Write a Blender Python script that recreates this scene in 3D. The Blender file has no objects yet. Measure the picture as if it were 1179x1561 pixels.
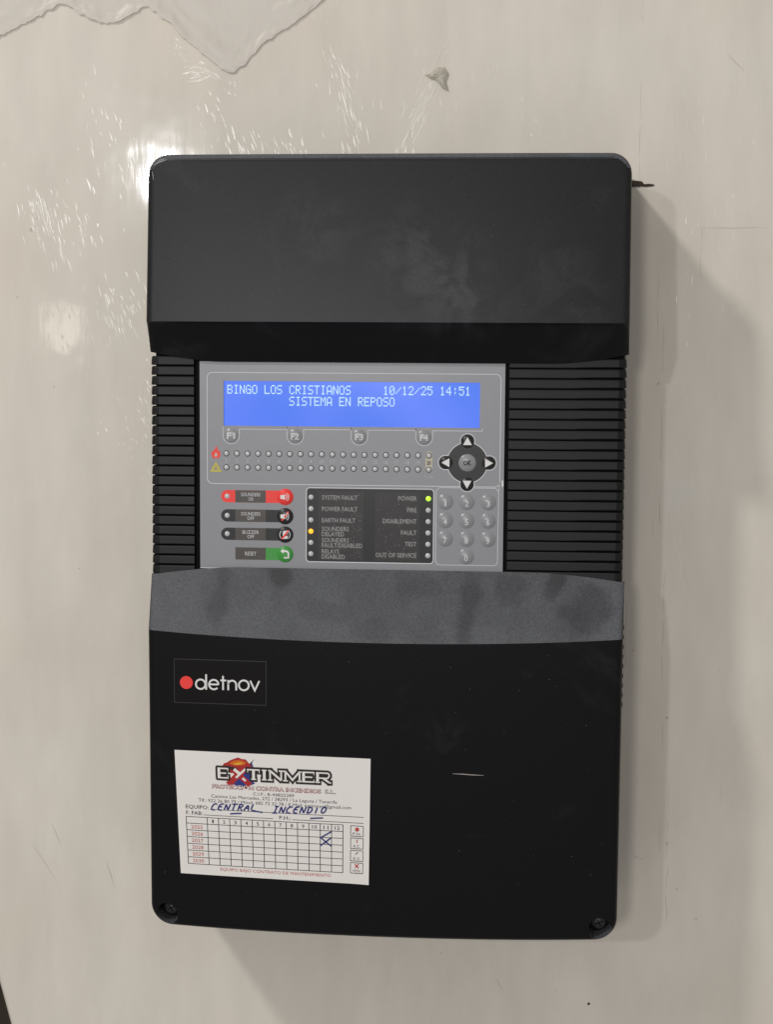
import bpy, bmesh, math, random
from mathutils import Vector, noise
rnd = random.Random(7)
R = math.radians
scene = bpy.context.scene
col = scene.collection
MM = 0.001

# ------------------------------------------------------------------ camera
cam = bpy.data.cameras.new('camera'); cam_o = bpy.data.objects.new('camera', cam); col.objects.link(cam_o)
cam.sensor_fit = 'VERTICAL'; cam.sensor_height = 36.0; cam.lens = 53.95
cam.clip_start = 0.02; cam.clip_end = 50
cam_o.location = (0.0701, -0.950, 0.0985)
cam_o.rotation_euler = (R(84.93), R(-0.41), R(4.62))
scene.camera = cam_o
scene.render.resolution_x = 774; scene.render.resolution_y = 1024

# ------------------------------------------------------------------ world (dim indoor bounce light)
world = bpy.data.worlds.new('World'); scene.world = world; world.use_nodes = True
bg = world.node_tree.nodes['Background']
bg.inputs['Color'].default_value = (1.0, 0.97, 0.94, 1); bg.inputs['Strength'].default_value = 0.355

# ------------------------------------------------------------------ ceiling lamps of the room, behind and above the viewer
def lamp(name, loc, target, size, power, colour):
    l = bpy.data.lights.new(name, 'AREA'); l.shape = 'DISK'; l.size = size; l.energy = power; l.color = colour
    o = bpy.data.objects.new(name, l); col.objects.link(o); o.location = loc
    o.rotation_euler = (Vector(target) - Vector(loc)).to_track_quat('-Z', 'Y').to_euler()
    return o
lamp('ceiling_lamp', (-1.15, -1.39, 1.51), (0, 0, 0), 0.19, 18.5, (1.0, 0.97, 0.93))
lamp('ceiling_lamp', (-0.19, -2.0, 0.32), (0, 0, 0), 0.16, 7.0, (1.0, 0.975, 0.955))
lamp('ceiling_lamp', (-0.600, -2.0, 0.488), (-0.1, 0, 0.2), 0.055, 4.8, (0.93, 0.97, 1.0))
lamp('ceiling_lamp', (-0.80, -2.0, 0.188), (-0.1, 0, 0.1), 0.075, 0.075, (1.0, 0.96, 0.85))

scene.render.engine = 'CYCLES'
vs = scene.view_settings
vs.view_transform = 'Standard'; vs.look = 'None'; vs.exposure = 0.0; vs.gamma = 1.0; vs.use_curve_mapping = False

# ------------------------------------------------------------------ materials
def new_mat(name):
    m = bpy.data.materials.new(name); m.use_nodes = True
    nt = m.node_tree; b = nt.nodes['Principled BSDF']
    return m, nt, b
def N(nt, kind, **kw):
    n = nt.nodes.new(kind)
    for k, v in kw.items():
        if k in n.inputs: n.inputs[k].default_value = v
        else: setattr(n, k, v)
    return n
def L(nt, a, b): nt.links.new(a, b)
def simple(name, c, rough=0.5, spec=0.5, emit=None, es=1.0, grain=0.0, gscale=400):
    m, nt, b = new_mat(name)
    b.inputs['Base Color'].default_value = (*c, 1); b.inputs['Roughness'].default_value = rough
    b.inputs['Specular IOR Level'].default_value = spec
    if emit: b.inputs['Emission Color'].default_value = (*emit, 1); b.inputs['Emission Strength'].default_value = es
    if grain:
        t = N(nt, 'ShaderNodeTexCoord'); n = N(nt, 'ShaderNodeTexNoise', Scale=gscale, Detail=4.0)
        r = N(nt, 'ShaderNodeMapRange'); r.inputs['To Min'].default_value = 1 - grain; r.inputs['To Max'].default_value = 1 + grain
        x = N(nt, 'ShaderNodeMix', data_type='RGBA', blend_type='MULTIPLY'); x.inputs[0].default_value = 1
        L(nt, t.outputs['Object'], n.inputs['Vector']); L(nt, n.outputs['Fac'], r.inputs['Value'])
        x.inputs[6].default_value = (*c, 1); L(nt, r.outputs[0], x.inputs[7]); L(nt, x.outputs[2], b.inputs['Base Color'])
    return m

def mat_wall():
    m, nt, b = new_mat('glossy_cream_wall_sheet')
    t = N(nt, 'ShaderNodeTexCoord')
    n1 = N(nt, 'ShaderNodeTexNoise', Scale=9.0, Detail=5.0, Roughness=0.55)
    mp = N(nt, 'ShaderNodeMapping'); mp.inputs['Scale'].default_value = (26, 26, 7); mp.inputs['Rotation'].default_value = (0, R(14), 0)
    n2 = N(nt, 'ShaderNodeTexNoise', Scale=1.6, Detail=8.0, Roughness=0.6)
    L(nt, t.outputs['Object'], n1.inputs['Vector']); L(nt, t.outputs['Object'], mp.inputs['Vector']); L(nt, mp.outputs[0], n2.inputs['Vector'])
    r1 = N(nt, 'ShaderNodeValToRGB'); r1.color_ramp.elements[0].position = 0.3; r1.color_ramp.elements[1].position = 0.72
    r1.color_ramp.elements[0].color = (0.68, 0.625, 0.545, 1); r1.color_ramp.elements[1].color = (0.725, 0.68, 0.607, 1)
    L(nt, n1.outputs['Fac'], r1.inputs['Fac'])
    r2 = N(nt, 'ShaderNodeMapRange'); r2.inputs['From Min'].default_value = 0.3; r2.inputs['From Max'].default_value = 0.7
    r2.inputs['To Min'].default_value = 0.93; r2.inputs['To Max'].default_value = 1.04
    L(nt, n2.outputs['Fac'], r2.inputs['Value'])
    x = N(nt, 'ShaderNodeMix', data_type='RGBA', blend_type='MULTIPLY'); x.inputs[0].default_value = 1
    L(nt, r1.outputs['Color'], x.inputs[6]); L(nt, r2.outputs[0], x.inputs[7]); L(nt, x.outputs[2], b.inputs['Base Color'])
    # film lying on the sheet: large soft waves and fine creases
    n3 = N(nt, 'ShaderNodeTexNoise', Scale=13.0, Detail=3.0); L(nt, t.outputs['Object'], n3.inputs['Vector'])
    mp2 = N(nt, 'ShaderNodeMapping'); mp2.inputs['Scale'].default_value = (90, 90, 16); mp2.inputs['Rotation'].default_value = (0, R(-16), 0)
    n4 = N(nt, 'ShaderNodeTexNoise', Scale=1.5, Detail=4.0, Roughness=0.5); L(nt, t.outputs['Object'], mp2.inputs['Vector']); L(nt, mp2.outputs[0], n4.inputs['Vector'])
    b1 = N(nt, 'ShaderNodeBump'); b1.inputs['Strength'].default_value = 0.15; b1.inputs['Distance'].default_value = 0.0035
    b2 = N(nt, 'ShaderNodeBump'); b2.inputs['Strength'].default_value = 0.03; b2.inputs['Distance'].default_value = 0.0011
    L(nt, n3.outputs['Fac'], b1.inputs['Height']); L(nt, n4.outputs['Fac'], b2.inputs['Height'])
    L(nt, b1.outputs[0], b2.inputs['Normal']); L(nt, b2.outputs[0], b.inputs['Normal'])
    b.inputs['Roughness'].default_value = 0.06; b.inputs['Specular IOR Level'].default_value = 0.45
    return m

def mat_plastic():
    """black textured ABS with wiped dust on the ledge and faint smears elsewhere"""
    m, nt, b = new_mat('black_textured_plastic')
    t = N(nt, 'ShaderNodeTexCoord'); sep = N(nt, 'ShaderNodeSeparateXYZ'); L(nt, t.outputs['Object'], sep.inputs[0])
    # broad hand-wiped smears
    mp = N(nt, 'ShaderNodeMapping'); mp.inputs['Scale'].default_value = (1.0, 1.0, 0.55); mp.inputs['Rotation'].default_value = (0, R(35), 0)
    n1 = N(nt, 'ShaderNodeTexNoise', Scale=30.0, Detail=3.0, Roughness=0.5, Distortion=0.5)
    L(nt, t.outputs['Object'], mp.inputs[0]); L(nt, mp.outputs[0], n1.inputs['Vector'])
    s1 = N(nt, 'ShaderNodeMapRange', interpolation_type='SMOOTHSTEP'); s1.inputs['From Min'].default_value = 0.35; s1.inputs['From Max'].default_value = 0.62
    L(nt, n1.outputs['Fac'], s1.inputs['Value'])
    # dust settles where the surface looks upwards
    ge = N(nt, 'ShaderNodeNewGeometry'); sn = N(nt, 'ShaderNodeSeparateXYZ'); L(nt, ge.outputs['True Normal'], sn.inputs[0])
    zm = N(nt, 'ShaderNodeMapRange'); zm.inputs['From Min'].default_value = 0.2; zm.inputs['From Max'].default_value = 0.3
    L(nt, sn.outputs['Z'], zm.inputs['Value'])
    sl = N(nt, 'ShaderNodeMapRange'); sl.inputs['To Min'].default_value = 0.40; sl.inputs['To Max'].default_value = 0.78
    L(nt, s1.outputs[0], sl.inputs['Value'])
    sl.inputs['To Min'].default_value = 0.58; sl.inputs['To Max'].default_value = 0.76
    wn = N(nt, 'ShaderNodeTexNoise', Scale=70.0, Detail=3.0, Roughness=0.5); L(nt, t.outputs['Object'], wn.inputs['Vector'])
    cur = sl
    # fingers have wiped the dust away here: centre, half width and half height, lean
    for (wx, wz, wa, wb, lean, left_) in ((-0.094, -0.026, 0.006, 0.017, 8, 0.68), (-0.060, -0.014, 0.008, 0.012, -38, 0.5), (-0.035, -0.034, 0.020, 0.007, 12, 0.8), (0.020, -0.022, 0.016, 0.008, 4, 0.75),
                                    (0.048, -0.031, 0.007, 0.017, 10, 0.62), (0.072, -0.020, 0.009, 0.011, 35, 0.66), (0.098, -0.018, 0.005, 0.011, 30, 0.55), (0.113, -0.032, 0.016, 0.012, -22, 0.6), (-0.003, -0.044, 0.014, 0.006, -6, 0.8)):
        mw = N(nt, 'ShaderNodeMapping', vector_type='TEXTURE'); mw.inputs['Location'].default_value = (wx, 0, wz); mw.inputs['Rotation'].default_value = (0, R(lean), 0); mw.inputs['Scale'].default_value = (wa, 1e3, wb)
        L(nt, t.outputs['Object'], mw.inputs[0])
        ln = N(nt, 'ShaderNodeVectorMath', operation='LENGTH'); L(nt, mw.outputs[0], ln.inputs[0])
        ad = N(nt, 'ShaderNodeMath', operation='MULTIPLY_ADD'); L(nt, wn.outputs['Fac'], ad.inputs[0]); ad.inputs[1].default_value = 2.2; L(nt, ln.outputs['Value'], ad.inputs[2])
        ss = N(nt, 'ShaderNodeMapRange', interpolation_type='SMOOTHSTEP'); ss.inputs['From Min'].default_value = 1.55; ss.inputs['From Max'].default_value = 2.4; ss.inputs['To Min'].default_value = left_; ss.inputs['To Max'].default_value = 1.0
        L(nt, ad.outputs[0], ss.inputs['Value'])
        mu = N(nt, 'ShaderNodeMath', operation='MULTIPLY'); L(nt, cur.outputs[0], mu.inputs[0]); L(nt, ss.outputs[0], mu.inputs[1]); cur = mu
    led = N(nt, 'ShaderNodeMath', operation='MULTIPLY'); L(nt, zm.outputs[0], led.inputs[0]); L(nt, cur.outputs[0], led.inputs[1])
    # faint cloudy smear on the rest
    n2 = N(nt, 'ShaderNodeTexNoise', Scale=17.0, Detail=5.0, Roughness=0.6, Distortion=0.6); L(nt, t.outputs['Object'], n2.inputs['Vector'])
    s2 = N(nt, 'ShaderNodeMapRange', interpolation_type='SMOOTHSTEP'); s2.inputs['From Min'].default_value = 0.56; s2.inputs['From Max'].default_value = 0.8
    s2.inputs['To Max'].default_value = 0.12
    L(nt, n2.outputs['Fac'], s2.inputs['Value'])
    # thin even film of dust on gently upturned faces
    fm = N(nt, 'ShaderNodeMapRange'); fm.inputs['From Min'].default_value = 0.02; fm.inputs['From Max'].default_value = 0.08; fm.inputs['To Max'].default_value = 0.105
    L(nt, sn.outputs['Z'], fm.inputs['Value'])
    # a rubbed, cloudy patch right of the middle of the upper cover and two fainter ones
    def patch(cx, cz, rad, amount):
        vd = N(nt, 'ShaderNodeVectorMath', operation='DISTANCE'); vd.inputs[1].default_value = (cx, -0.095, cz); L(nt, t.outputs['Object'], vd.inputs[0])
        fo_ = N(nt, 'ShaderNodeMapRange', interpolation_type='SMOOTHSTEP'); fo_.inputs['From Min'].default_value = rad; fo_.inputs['From Max'].default_value = rad * 0.15
        L(nt, vd.outputs['Value'], fo_.inputs['Value'])
        nn = N(nt, 'ShaderNodeTexNoise', Scale=55.0, Detail=5.0, Roughness=0.55, Distortion=0.8); L(nt, t.outputs['Object'], nn.inputs['Vector'])
        rr = N(nt, 'ShaderNodeMapRange', interpolation_type='SMOOTHSTEP'); rr.inputs['From Min'].default_value = 0.40; rr.inputs['From Max'].default_value = 0.66; rr.inputs['To Max'].default_value = amount
        L(nt, nn.outputs['Fac'], rr.inputs['Value'])
        mm = N(nt, 'ShaderNodeMath', operation='MULTIPLY'); L(nt, fo_.outputs[0], mm.inputs[0]); L(nt, rr.outputs[0], mm.inputs[1]); return mm
    def add(a, b_):
        ad = N(nt, 'ShaderNodeMath', operation='ADD'); L(nt, a.outputs[0], ad.inputs[0]); L(nt, b_.outputs[0], ad.inputs[1]); return ad
    acc = add(add(led, s2), fm)
    for p_ in ((0.022, 0.158, 0.045, 0.22), (0.045, 0.140, 0.03, 0.16), (-0.040, 0.178, 0.035, 0.12), (0.095, 0.150, 0.04, 0.08), (0.035, -0.105, 0.02, 0.06)): acc = add(acc, patch(*p_))
    dust = N(nt, 'ShaderNodeMath', operation='MINIMUM'); L(nt, acc.outputs[0], dust.inputs[0]); dust.inputs[1].default_value = 1.0
    # fine grain in the dust
    n3 = N(nt, 'ShaderNodeTexNoise', Scale=900.0, Detail=2.0); L(nt, t.outputs['Object'], n3.inputs['Vector'])
    g = N(nt, 'ShaderNodeMapRange'); g.inputs['From Min'].default_value = 0.3; g.inputs['From Max'].default_value = 0.7; g.inputs['To Min'].default_value = 0.8; g.inputs['To Max'].default_value = 1.2
    L(nt, n3.outputs['Fac'], g.inputs['Value'])
    dg = N(nt, 'ShaderNodeMath', operation='MULTIPLY', use_clamp=True); L(nt, dust.outputs[0], dg.inputs[0]); L(nt, g.outputs[0], dg.inputs[1])
    x = N(nt, 'ShaderNodeMix', data_type='RGBA'); L(nt, dg.outputs[0], x.inputs[0])
    x.inputs[6].default_value = (0.0034, 0.0029, 0.0033, 1); x.inputs[7].default_value = (0.115, 0.119, 0.130, 1)
    L(nt, x.outputs[2], b.inputs['Base Color'])
    ro = N(nt, 'ShaderNodeMapRange'); ro.inputs['To Min'].default_value = 0.33; ro.inputs['To Max'].default_value = 0.60
    L(nt, dust.outputs[0], ro.inputs['Value']); L(nt, ro.outputs[0], b.inputs['Roughness'])
    b.inputs['Specular IOR Level'].default_value = 0.20
    n4 = N(nt, 'ShaderNodeTexNoise', Scale=1400.0, Detail=1.0); L(nt, t.outputs['Object'], n4.inputs['Vector'])
    bp = N(nt, 'ShaderNodeBump'); bp.inputs['Strength'].default_value = 0.09; bp.inputs['Distance'].default_value = 0.0003
    L(nt, n4.outputs['Fac'], bp.inputs['Height']); L(nt, bp.outputs[0], b.inputs['Normal'])
    return m

def mat_film():
    m, nt, b = new_mat('milky_protective_film')
    b.inputs['Base Color'].default_value = (0.83, 0.79, 0.73, 1); b.inputs['Roughness'].default_value = 0.38
    tr = N(nt, 'ShaderNodeBsdfTransparent'); tr.inputs[0].default_value = (0.97, 0.96, 0.95, 1)
    mx = N(nt, 'ShaderNodeMixShader'); mx.inputs[0].default_value = 0.46
    out = nt.nodes['Material Output']
    L(nt, tr.outputs[0], mx.inputs[1]); L(nt, b.outputs[0], mx.inputs[2]); L(nt, mx.outputs[0], out.inputs['Surface'])
    t = N(nt, 'ShaderNodeTexCoord'); n = N(nt, 'ShaderNodeTexNoise', Scale=160.0, Detail=4.0); L(nt, t.outputs['Object'], n.inputs['Vector'])
    bp = N(nt, 'ShaderNodeBump'); bp.inputs['Strength'].default_value = 0.1; bp.inputs['Distance'].default_value = 0.001
    L(nt, n.outputs['Fac'], bp.inputs['Height']); L(nt, bp.outputs[0], b.inputs['Normal'])
    return m

M = dict(
    wall=mat_wall(), plastic=mat_plastic(), film=mat_film(),
    gap=simple('dark_gap_board', (0.035, 0.028, 0.02), 0.8, 0.2, grain=0.2, gscale=60),
    groove=simple('vent_groove_black', (0.004, 0.004, 0.004), 0.7, 0.15),
    rib=simple('vent_rib_plastic', (0.0055, 0.0055, 0.006), 0.45, 0.25, grain=0.3, gscale=120),
    plate=simple('grey_membrane', (0.252, 0.254, 0.276), 0.36, 0.45, grain=0.04, gscale=90),
    line=simple('pale_grey_print', (0.60, 0.60, 0.62), 0.5, 0.3),
    faint=simple('faint_grey_print', (0.42, 0.42, 0.43), 0.5, 0.3),
    white=simple('white_print', (0.74, 0.73, 0.72), 0.5, 0.3),
    black=simple('black_print', (0.018, 0.018, 0.019), 0.35, 0.4),
    slip=simple('dark_label_slip', (0.036, 0.034, 0.035), 0.35, 0.35, grain=0.12, gscale=500),
    slot=simple('grey_label_slot', (0.075, 0.066, 0.06), 0.3, 0.45, grain=0.12, gscale=500),
    red=simple('red_print', (0.84, 0.05, 0.042), 0.45, 0.4),
    green=simple('green_print', (0.05, 0.29, 0.05), 0.4, 0.4),
    yellow=simple('dull_yellow_print', (0.50, 0.44, 0.10), 0.5, 0.3),
    beige=simple('beige_print', (0.50, 0.46, 0.36), 0.5, 0.3),
    led=simple('clear_led_lens', (0.56, 0.56, 0.57), 0.25, 0.5),
    led_dark=simple('led_ring', (0.03, 0.03, 0.032), 0.5, 0.3),
    led_green=simple('lit_green_led', (0.3, 0.5, 0.05), 0.3, 0.5, (0.42, 0.95, 0.03), 1.3),
    led_yellow=simple('lit_amber_led', (0.45, 0.2, 0.02), 0.3, 0.5, (1.0, 0.44, 0.02), 1.35),
    lcd=simple('blue_backlit_screen', (0.01, 0.015, 0.04), 0.2, 0.3, (0.09, 0.235, 1.0), 0.92),
    lcd_txt=simple('lit_screen_characters', (0.1, 0.1, 0.1), 0.4, 0.3, (0.52, 0.80, 0.93), 0.92),
    key=simple('grey_membrane_key', (0.265, 0.265, 0.28), 0.3, 0.45),
    badge=simple('black_badge_vinyl', (0.0045, 0.0036, 0.0038), 0.4, 0.17),
    paper=simple('white_card_paper', (0.78, 0.745, 0.715), 0.55, 0.3, grain=0.03, gscale=700),
    ink=simple('black_ink', (0.03, 0.026, 0.025), 0.6, 0.2),
    ink_grey=simple('grey_ink', (0.10, 0.09, 0.085), 0.6, 0.2),
    ink_red=simple('red_ink', (0.46, 0.075, 0.07), 0.6, 0.2),
    ink_blue=simple('blue_pen_ink', (0.016, 0.022, 0.17), 0.5, 0.3),
    logo_red=simple('logo_red', (0.40, 0.03, 0.03), 0.6, 0.2),
    logo_orange=simple('logo_orange', (0.62, 0.14, 0.02), 0.6, 0.2),
    logo_yellow=simple('logo_yellow', (0.72, 0.40, 0.04), 0.6, 0.2),
    logo_blue=simple('logo_blue', (0.03, 0.045, 0.22), 0.6, 0.2),
    steel=simple('dull_screw_steel', (0.06, 0.06, 0.06), 0.4, 0.6),
    dirt=simple('grey_scuff', (0.50, 0.455, 0.39), 0.7, 0.2),
    darkdirt=simple('dark_brown_crack', (0.045, 0.033, 0.026), 0.8, 0.2, grain=0.4, gscale=900),
    pale=simple('pale_scratch', (0.34, 0.32, 0.31), 0.6, 0.3),
)

# uneven backlight of the screen
nt = M['lcd'].node_tree; b = nt.nodes['Principled BSDF']
t = N(nt, 'ShaderNodeTexCoord'); n = N(nt, 'ShaderNodeTexNoise', Scale=16.0, Detail=1.0); L(nt, t.outputs['Object'], n.inputs['Vector'])
cr = N(nt, 'ShaderNodeValToRGB'); cr.color_ramp.elements[0].position = 0.3; cr.color_ramp.elements[1].position = 0.7
cr.color_ramp.elements[0].color = (0.055, 0.185, 0.88, 1); cr.color_ramp.elements[1].color = (0.125, 0.235, 1.0, 1)
L(nt, n.outputs['Fac'], cr.inputs['Fac']); L(nt, cr.outputs[0], b.inputs['Emission Color'])

# ------------------------------------------------------------------ mesh helpers (all shape numbers in millimetres)
class MB:
    def __init__(s): s.v = []; s.f = []; s.m = []; s.sm = []
    def vert(s, x, y, z): s.v.append((x * MM, y * MM, z * MM)); return len(s.v) - 1
    def face(s, idx, m=0, smooth=False): s.f.append(tuple(idx)); s.m.append(m); s.sm.append(smooth)
    def build(s, name, mats, parent=None, loc=None):
        me = bpy.data.meshes.new(name); me.from_pydata(s.v, [], s.f)
        if not isinstance(mats, (list, tuple)): mats = [mats]
        for k in mats: me.materials.append(M[k] if isinstance(k, str) else k)
        me.polygons.foreach_set('material_index', s.m); me.polygons.foreach_set('use_smooth', s.sm)
        me.update()
        return place(name, me, parent, loc)
def place(name, me, parent=None, loc=None):
    o = bpy.data.objects.new(name, me); col.objects.link(o)
    if parent: o.parent = parent
    if loc: o.location = [c * MM for c in loc]
    return o
def tag(o, label=None, cat=None, group=None, kind=None):
    if label: o['label'] = label
    if cat: o['category'] = cat
    if group: o['group'] = group
    if kind: o['kind'] = kind
    return o
flat = lambda y: (lambda x, z: (x, y, z))

def add_poly(mb, pts, mp, m=0):
    mb.face([mb.vert(*mp(x, z)) for x, z in reversed(pts)] if area(pts) < 0 else [mb.vert(*mp(x, z)) for x, z in pts], m)
def area(p): return sum(p[i][0] * p[(i + 1) % len(p)][1] - p[(i + 1) % len(p)][0] * p[i][1] for i in range(len(p)))
def circle(cx, cz, r, n=24, a0=0, a1=360):
    full = abs(a1 - a0) >= 360
    k = n if full else n + 1
    return [(cx + r * math.cos(R(a0 + (a1 - a0) * i / n)), cz + r * math.sin(R(a0 + (a1 - a0) * i / n))) for i in range(k)]
def rrect(x0, z0, x1, z1, r, n=6):
    if x0 > x1: x0, x1 = x1, x0
    if z0 > z1: z0, z1 = z1, z0
    p = []
    for cx, cz, a in ((x1 - r, z1 - r, 0), (x0 + r, z1 - r, 90), (x0 + r, z0 + r, 180), (x1 - r, z0 + r, 270)):
        p += circle(cx, cz, r, n, a, a + 90)
    return p
def ribbon(mb, pts, w, mp, m=0, closed=False, taper=False, maxlen=0):
    if maxlen:
        q = []
        for a, b in zip(pts, pts[1:] + (pts[:1] if closed else [])):
            k = max(1, int(math.hypot(b[0] - a[0], b[1] - a[1]) / maxlen))
            q += [(a[0] + (b[0] - a[0]) * i / k, a[1] + (b[1] - a[1]) * i / k) for i in range(k)]
        pts = q if closed else q + [pts[-1]]
    n = len(pts); ids = []
    for i, (x, z) in enumerate(pts):
        a = pts[i - 1] if (i > 0 or closed) else pts[i]
        b = pts[(i + 1) % n] if (i < n - 1 or closed) else pts[i]
        d1 = Vector((x - a[0], z - a[1])); d2 = Vector((b[0] - x, b[1] - z))
        if d1.length > 1e-9: d1.normalize()
        if d2.length > 1e-9: d2.normalize()
        t = d1 + d2
        if t.length < 1e-6: t = d1 if d1.length else d2
        t.normalize(); nn = Vector((-t.y, t.x))
        ref = d2 if d2.length > 0.5 else d1
        c = abs(nn.dot(Vector((-ref.y, ref.x)))); hw = w / 2 / max(c, 0.45)
        if taper: hw *= max(0.12, math.sin(math.pi * (i + 0.4) / (n - 0.2)))
        ids.append((mb.vert(*mp(x + nn.x * hw, z + nn.y * hw)), mb.vert(*mp(x - nn.x * hw, z - nn.y * hw))))
    for i in range(n if closed else n - 1):
        a, b = ids[i], ids[(i + 1) % n]
        mb.face((a[0], a[1], b[1], b[0]), m)
def dome(mb, cx, cz, r, h, y0, m=0, rings=5, n=24, power=2.0):
    """a raised pad: y0 is the surface it rises from (towards -y)"""
    top = mb.vert(cx, y0 - h, cz); prev = None
    for k in range(1, rings + 1):
        q = k / rings; hh = h * (1 - q ** power)
        ring = [mb.vert(cx + r * q * math.cos(2 * math.pi * i / n), y0 - hh, cz + r * q * math.sin(2 * math.pi * i / n)) for i in range(n)]
        for i in range(n):
            j = (i + 1) % n
            if prev is None: mb.face((top, ring[i], ring[j]), m, True)
            else: mb.face((prev[i], ring[i], ring[j], prev[j]), m, True)
        prev = ring
def disc_solid(mb, pts, y0, y1, m=0):
    """flat tile with the outline pts, front at y1 (nearer the viewer), back at y0"""
    if area(pts) < 0: pts = pts[::-1]
    f = [mb.vert(x, y1, z) for x, z in pts]; b = [mb.vert(x, y0, z) for x, z in pts]
    mb.face(f, m); n = len(pts)
    for i in range(n): mb.face((f[i], b[i], b[(i + 1) % n], f[(i + 1) % n]), m)

_txt = {}
_fc = bpy.data.curves.new('lettering', 'FONT'); _fc.resolution_u = 2; _fc.fill_mode = 'FRONT'
_fo = bpy.data.objects.new('lettering', _fc); col.objects.link(_fo)
def text_shape(body, bold=0.0):
    k = (body, bold)
    if k in _txt: return _txt[k]
    _fc.body = body; _fc.offset = bold; _fc.size = 1.0
    dg = bpy.context.evaluated_depsgraph_get(); e = _fo.evaluated_get(dg); me = e.to_mesh()
    v = [(p.co.x, p.co.y) for p in me.vertices]; f = [tuple(p.vertices) for p in me.polygons]
    e.to_mesh_clear()
    _txt[k] = (v, f); return v, f
def add_text(mb, body, x0, x1, zbase, h, mp, m=0, bold=0.0):
    """lettering from x0 to x1 with capitals h tall standing on zbase"""
    v, f = text_shape(body, bold)
    cap = max(p[1] for p in text_shape('H', bold)[0])
    a = min(p[0] for p in v); b = max(p[0] for p in v); k = (x1 - x0) / (b - a)
    base = len(mb.v)
    for x, z in v: mb.vert(*mp(x0 + (x - a) * k, zbase + z * h / cap))
    for q in f: mb.face([base + i for i in q], m)
def text_w(body, h):
    v, _ = text_shape(body); cap = max(p[1] for p in text_shape('H')[0])
    return (max(p[0] for p in v) - min(p[0] for p in v)) * h / cap

# ================================================================== THE SETTING: wall sheet, its edge and the gap beyond
def left_edge(z): return -260.6 - 0.2586 * (z + 297.7)
wall = MB()
rows = [700, 330, 0, -330, -700]
prof = [(0.0, 0.0), (-1.6, 0.25), (-3.6, 1.2), (-5.2, 3.0), (-6.0, 5.5), (-6.2, 16.0)]     # rounded return at the left edge
grid = []
for z in rows:
    r_ = [wall.vert(700, 0, z), wall.vert(left_edge(z) + 6.2, 0, z)]
    r_ += [wall.vert(left_edge(z) + 6.2 + dx, dy, z) for dx, dy in prof[1:]]
    grid.append(r_)
for i in range(len(rows) - 1):
    for j in range(len(grid[0]) - 1):
        wall.face((grid[i][j], grid[i][j + 1], grid[i + 1][j + 1], grid[i + 1][j]), 0, j > 0)
wall_o = tag(wall.build('wall', 'wall'), kind='structure')
g = MB(); g.face([g.vert(-700, 30, -700), g.vert(-200, 30, -700), g.vert(-200, 30, 700), g.vert(-700, 30, 700)])
tag(g.build('wall_gap', 'gap'), kind='structure')

# crack in the sheet beside the upper right corner of the panel (part of the wall)
c = MB()
for pts, d in (([(134, 213.2), (134, 216.8), (141.5, 217.2), (147.5, 216.5), (148.6, 215.0), (146.3, 213.4)], 0.7),
               ([(147.0, 213.6), (148.3, 214.9), (152, 215.1), (155.0, 214.6), (154.4, 213.7), (150, 213.2)], 0.45)):
    disc_solid(c, pts, -0.02, -d)
c.build('crack', 'darkdirt', wall_o)

# scuffs, hairline seams and specks
sc = MB()
def scuff_line(x, z0, z1, w, dash=0.75, wob=0.4):
    z = z0
    while z > z1:
        l = rnd.uniform(6, 26)
        if rnd.random() < dash:
            pts = [(x + rnd.uniform(-wob, wob), z - l * k / 3) for k in range(4)]
            ribbon(sc, pts, w * rnd.uniform(0.5, 1.1), flat(-0.05), 0, taper=True)
        z -= l * rnd.uniform(0.9, 1.3)
scuff_line(145.9, 330, 226, 0.35); scuff_line(158.5, 205, 120, 0.35, 0.6); scuff_line(162.5, 130, 10, 0.4, 0.85, 0.2)
scuff_line(166.5, -20, -112, 0.4, 0.5); scuff_line(167.5, -115, -200, 0.35, 0.8, 0.2); scuff_line(159, 45, -20, 0.25, 0.5)
scuff_line(142.5, 192, 110, 1.1, 0.45, 0.6); scuff_line(184, 190, 165, 0.3, 0.6); scuff_line(143.5, -40, -75, 0.4)  # broad strip beside the panel: dark stains plus shadow spots put in as colour
scuff_line(172, -150, -235, 0.4, 0.6, 0.8); scuff_line(205, -130, -210, 0.4, 0.5, 0.8)
for (x0, z0, x1, z1, w) in ((183, 188.5, 224, 188.8, 0.4), (196, 292, 207, 281, 0.45), (-155, 148, -141, 128, 0.45), (-95, -232, -82, -246, 0.5), (150, -200, 158, -203, 0.4),
                            (-235, -205, -220, -228, 0.45), (-222, -190, -216, -206, 0.4), (-186, -215, -181, -232, 0.6), (66, -283, 71, -292, 0.5),
                            (-146, 43, -131, 37.5, 0.5)):
    ribbon(sc, [(x0 + (x1 - x0) * k / 4 + rnd.uniform(-.3, .3), z0 + (z1 - z0) * k / 4 + rnd.uniform(-.3, .3)) for k in range(5)], w, flat(-0.05), 0, taper=True)
for (x, z, r_) in ((-230.5, 188, 1.5), (-226.5, 195, 0.7), (-240, 146, 0.6), (-217, 90, 0.7), (-202, -25, 0.7), (172, -192, 1.0), (170, -112, 1.1), (178.5, -221, 0.8), (148, -70, 0.6),
                   (-228, 317, 1.4), (160, 95, 0.9), (191, -240, 0.7), (31, -268, 0.7), (104, -290, 0.5)):
    add_poly(sc, [(x + r_ * rnd.uniform(.6, 1.1) * math.cos(a), z + r_ * rnd.uniform(.6, 1.1) * math.sin(a)) for a in [k * math.pi / 4 for k in range(8)]], flat(-0.06), 0)
add_poly(sc, circle(125.1, -297.5, 0.9, 10), flat(-0.06), 1)
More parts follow.
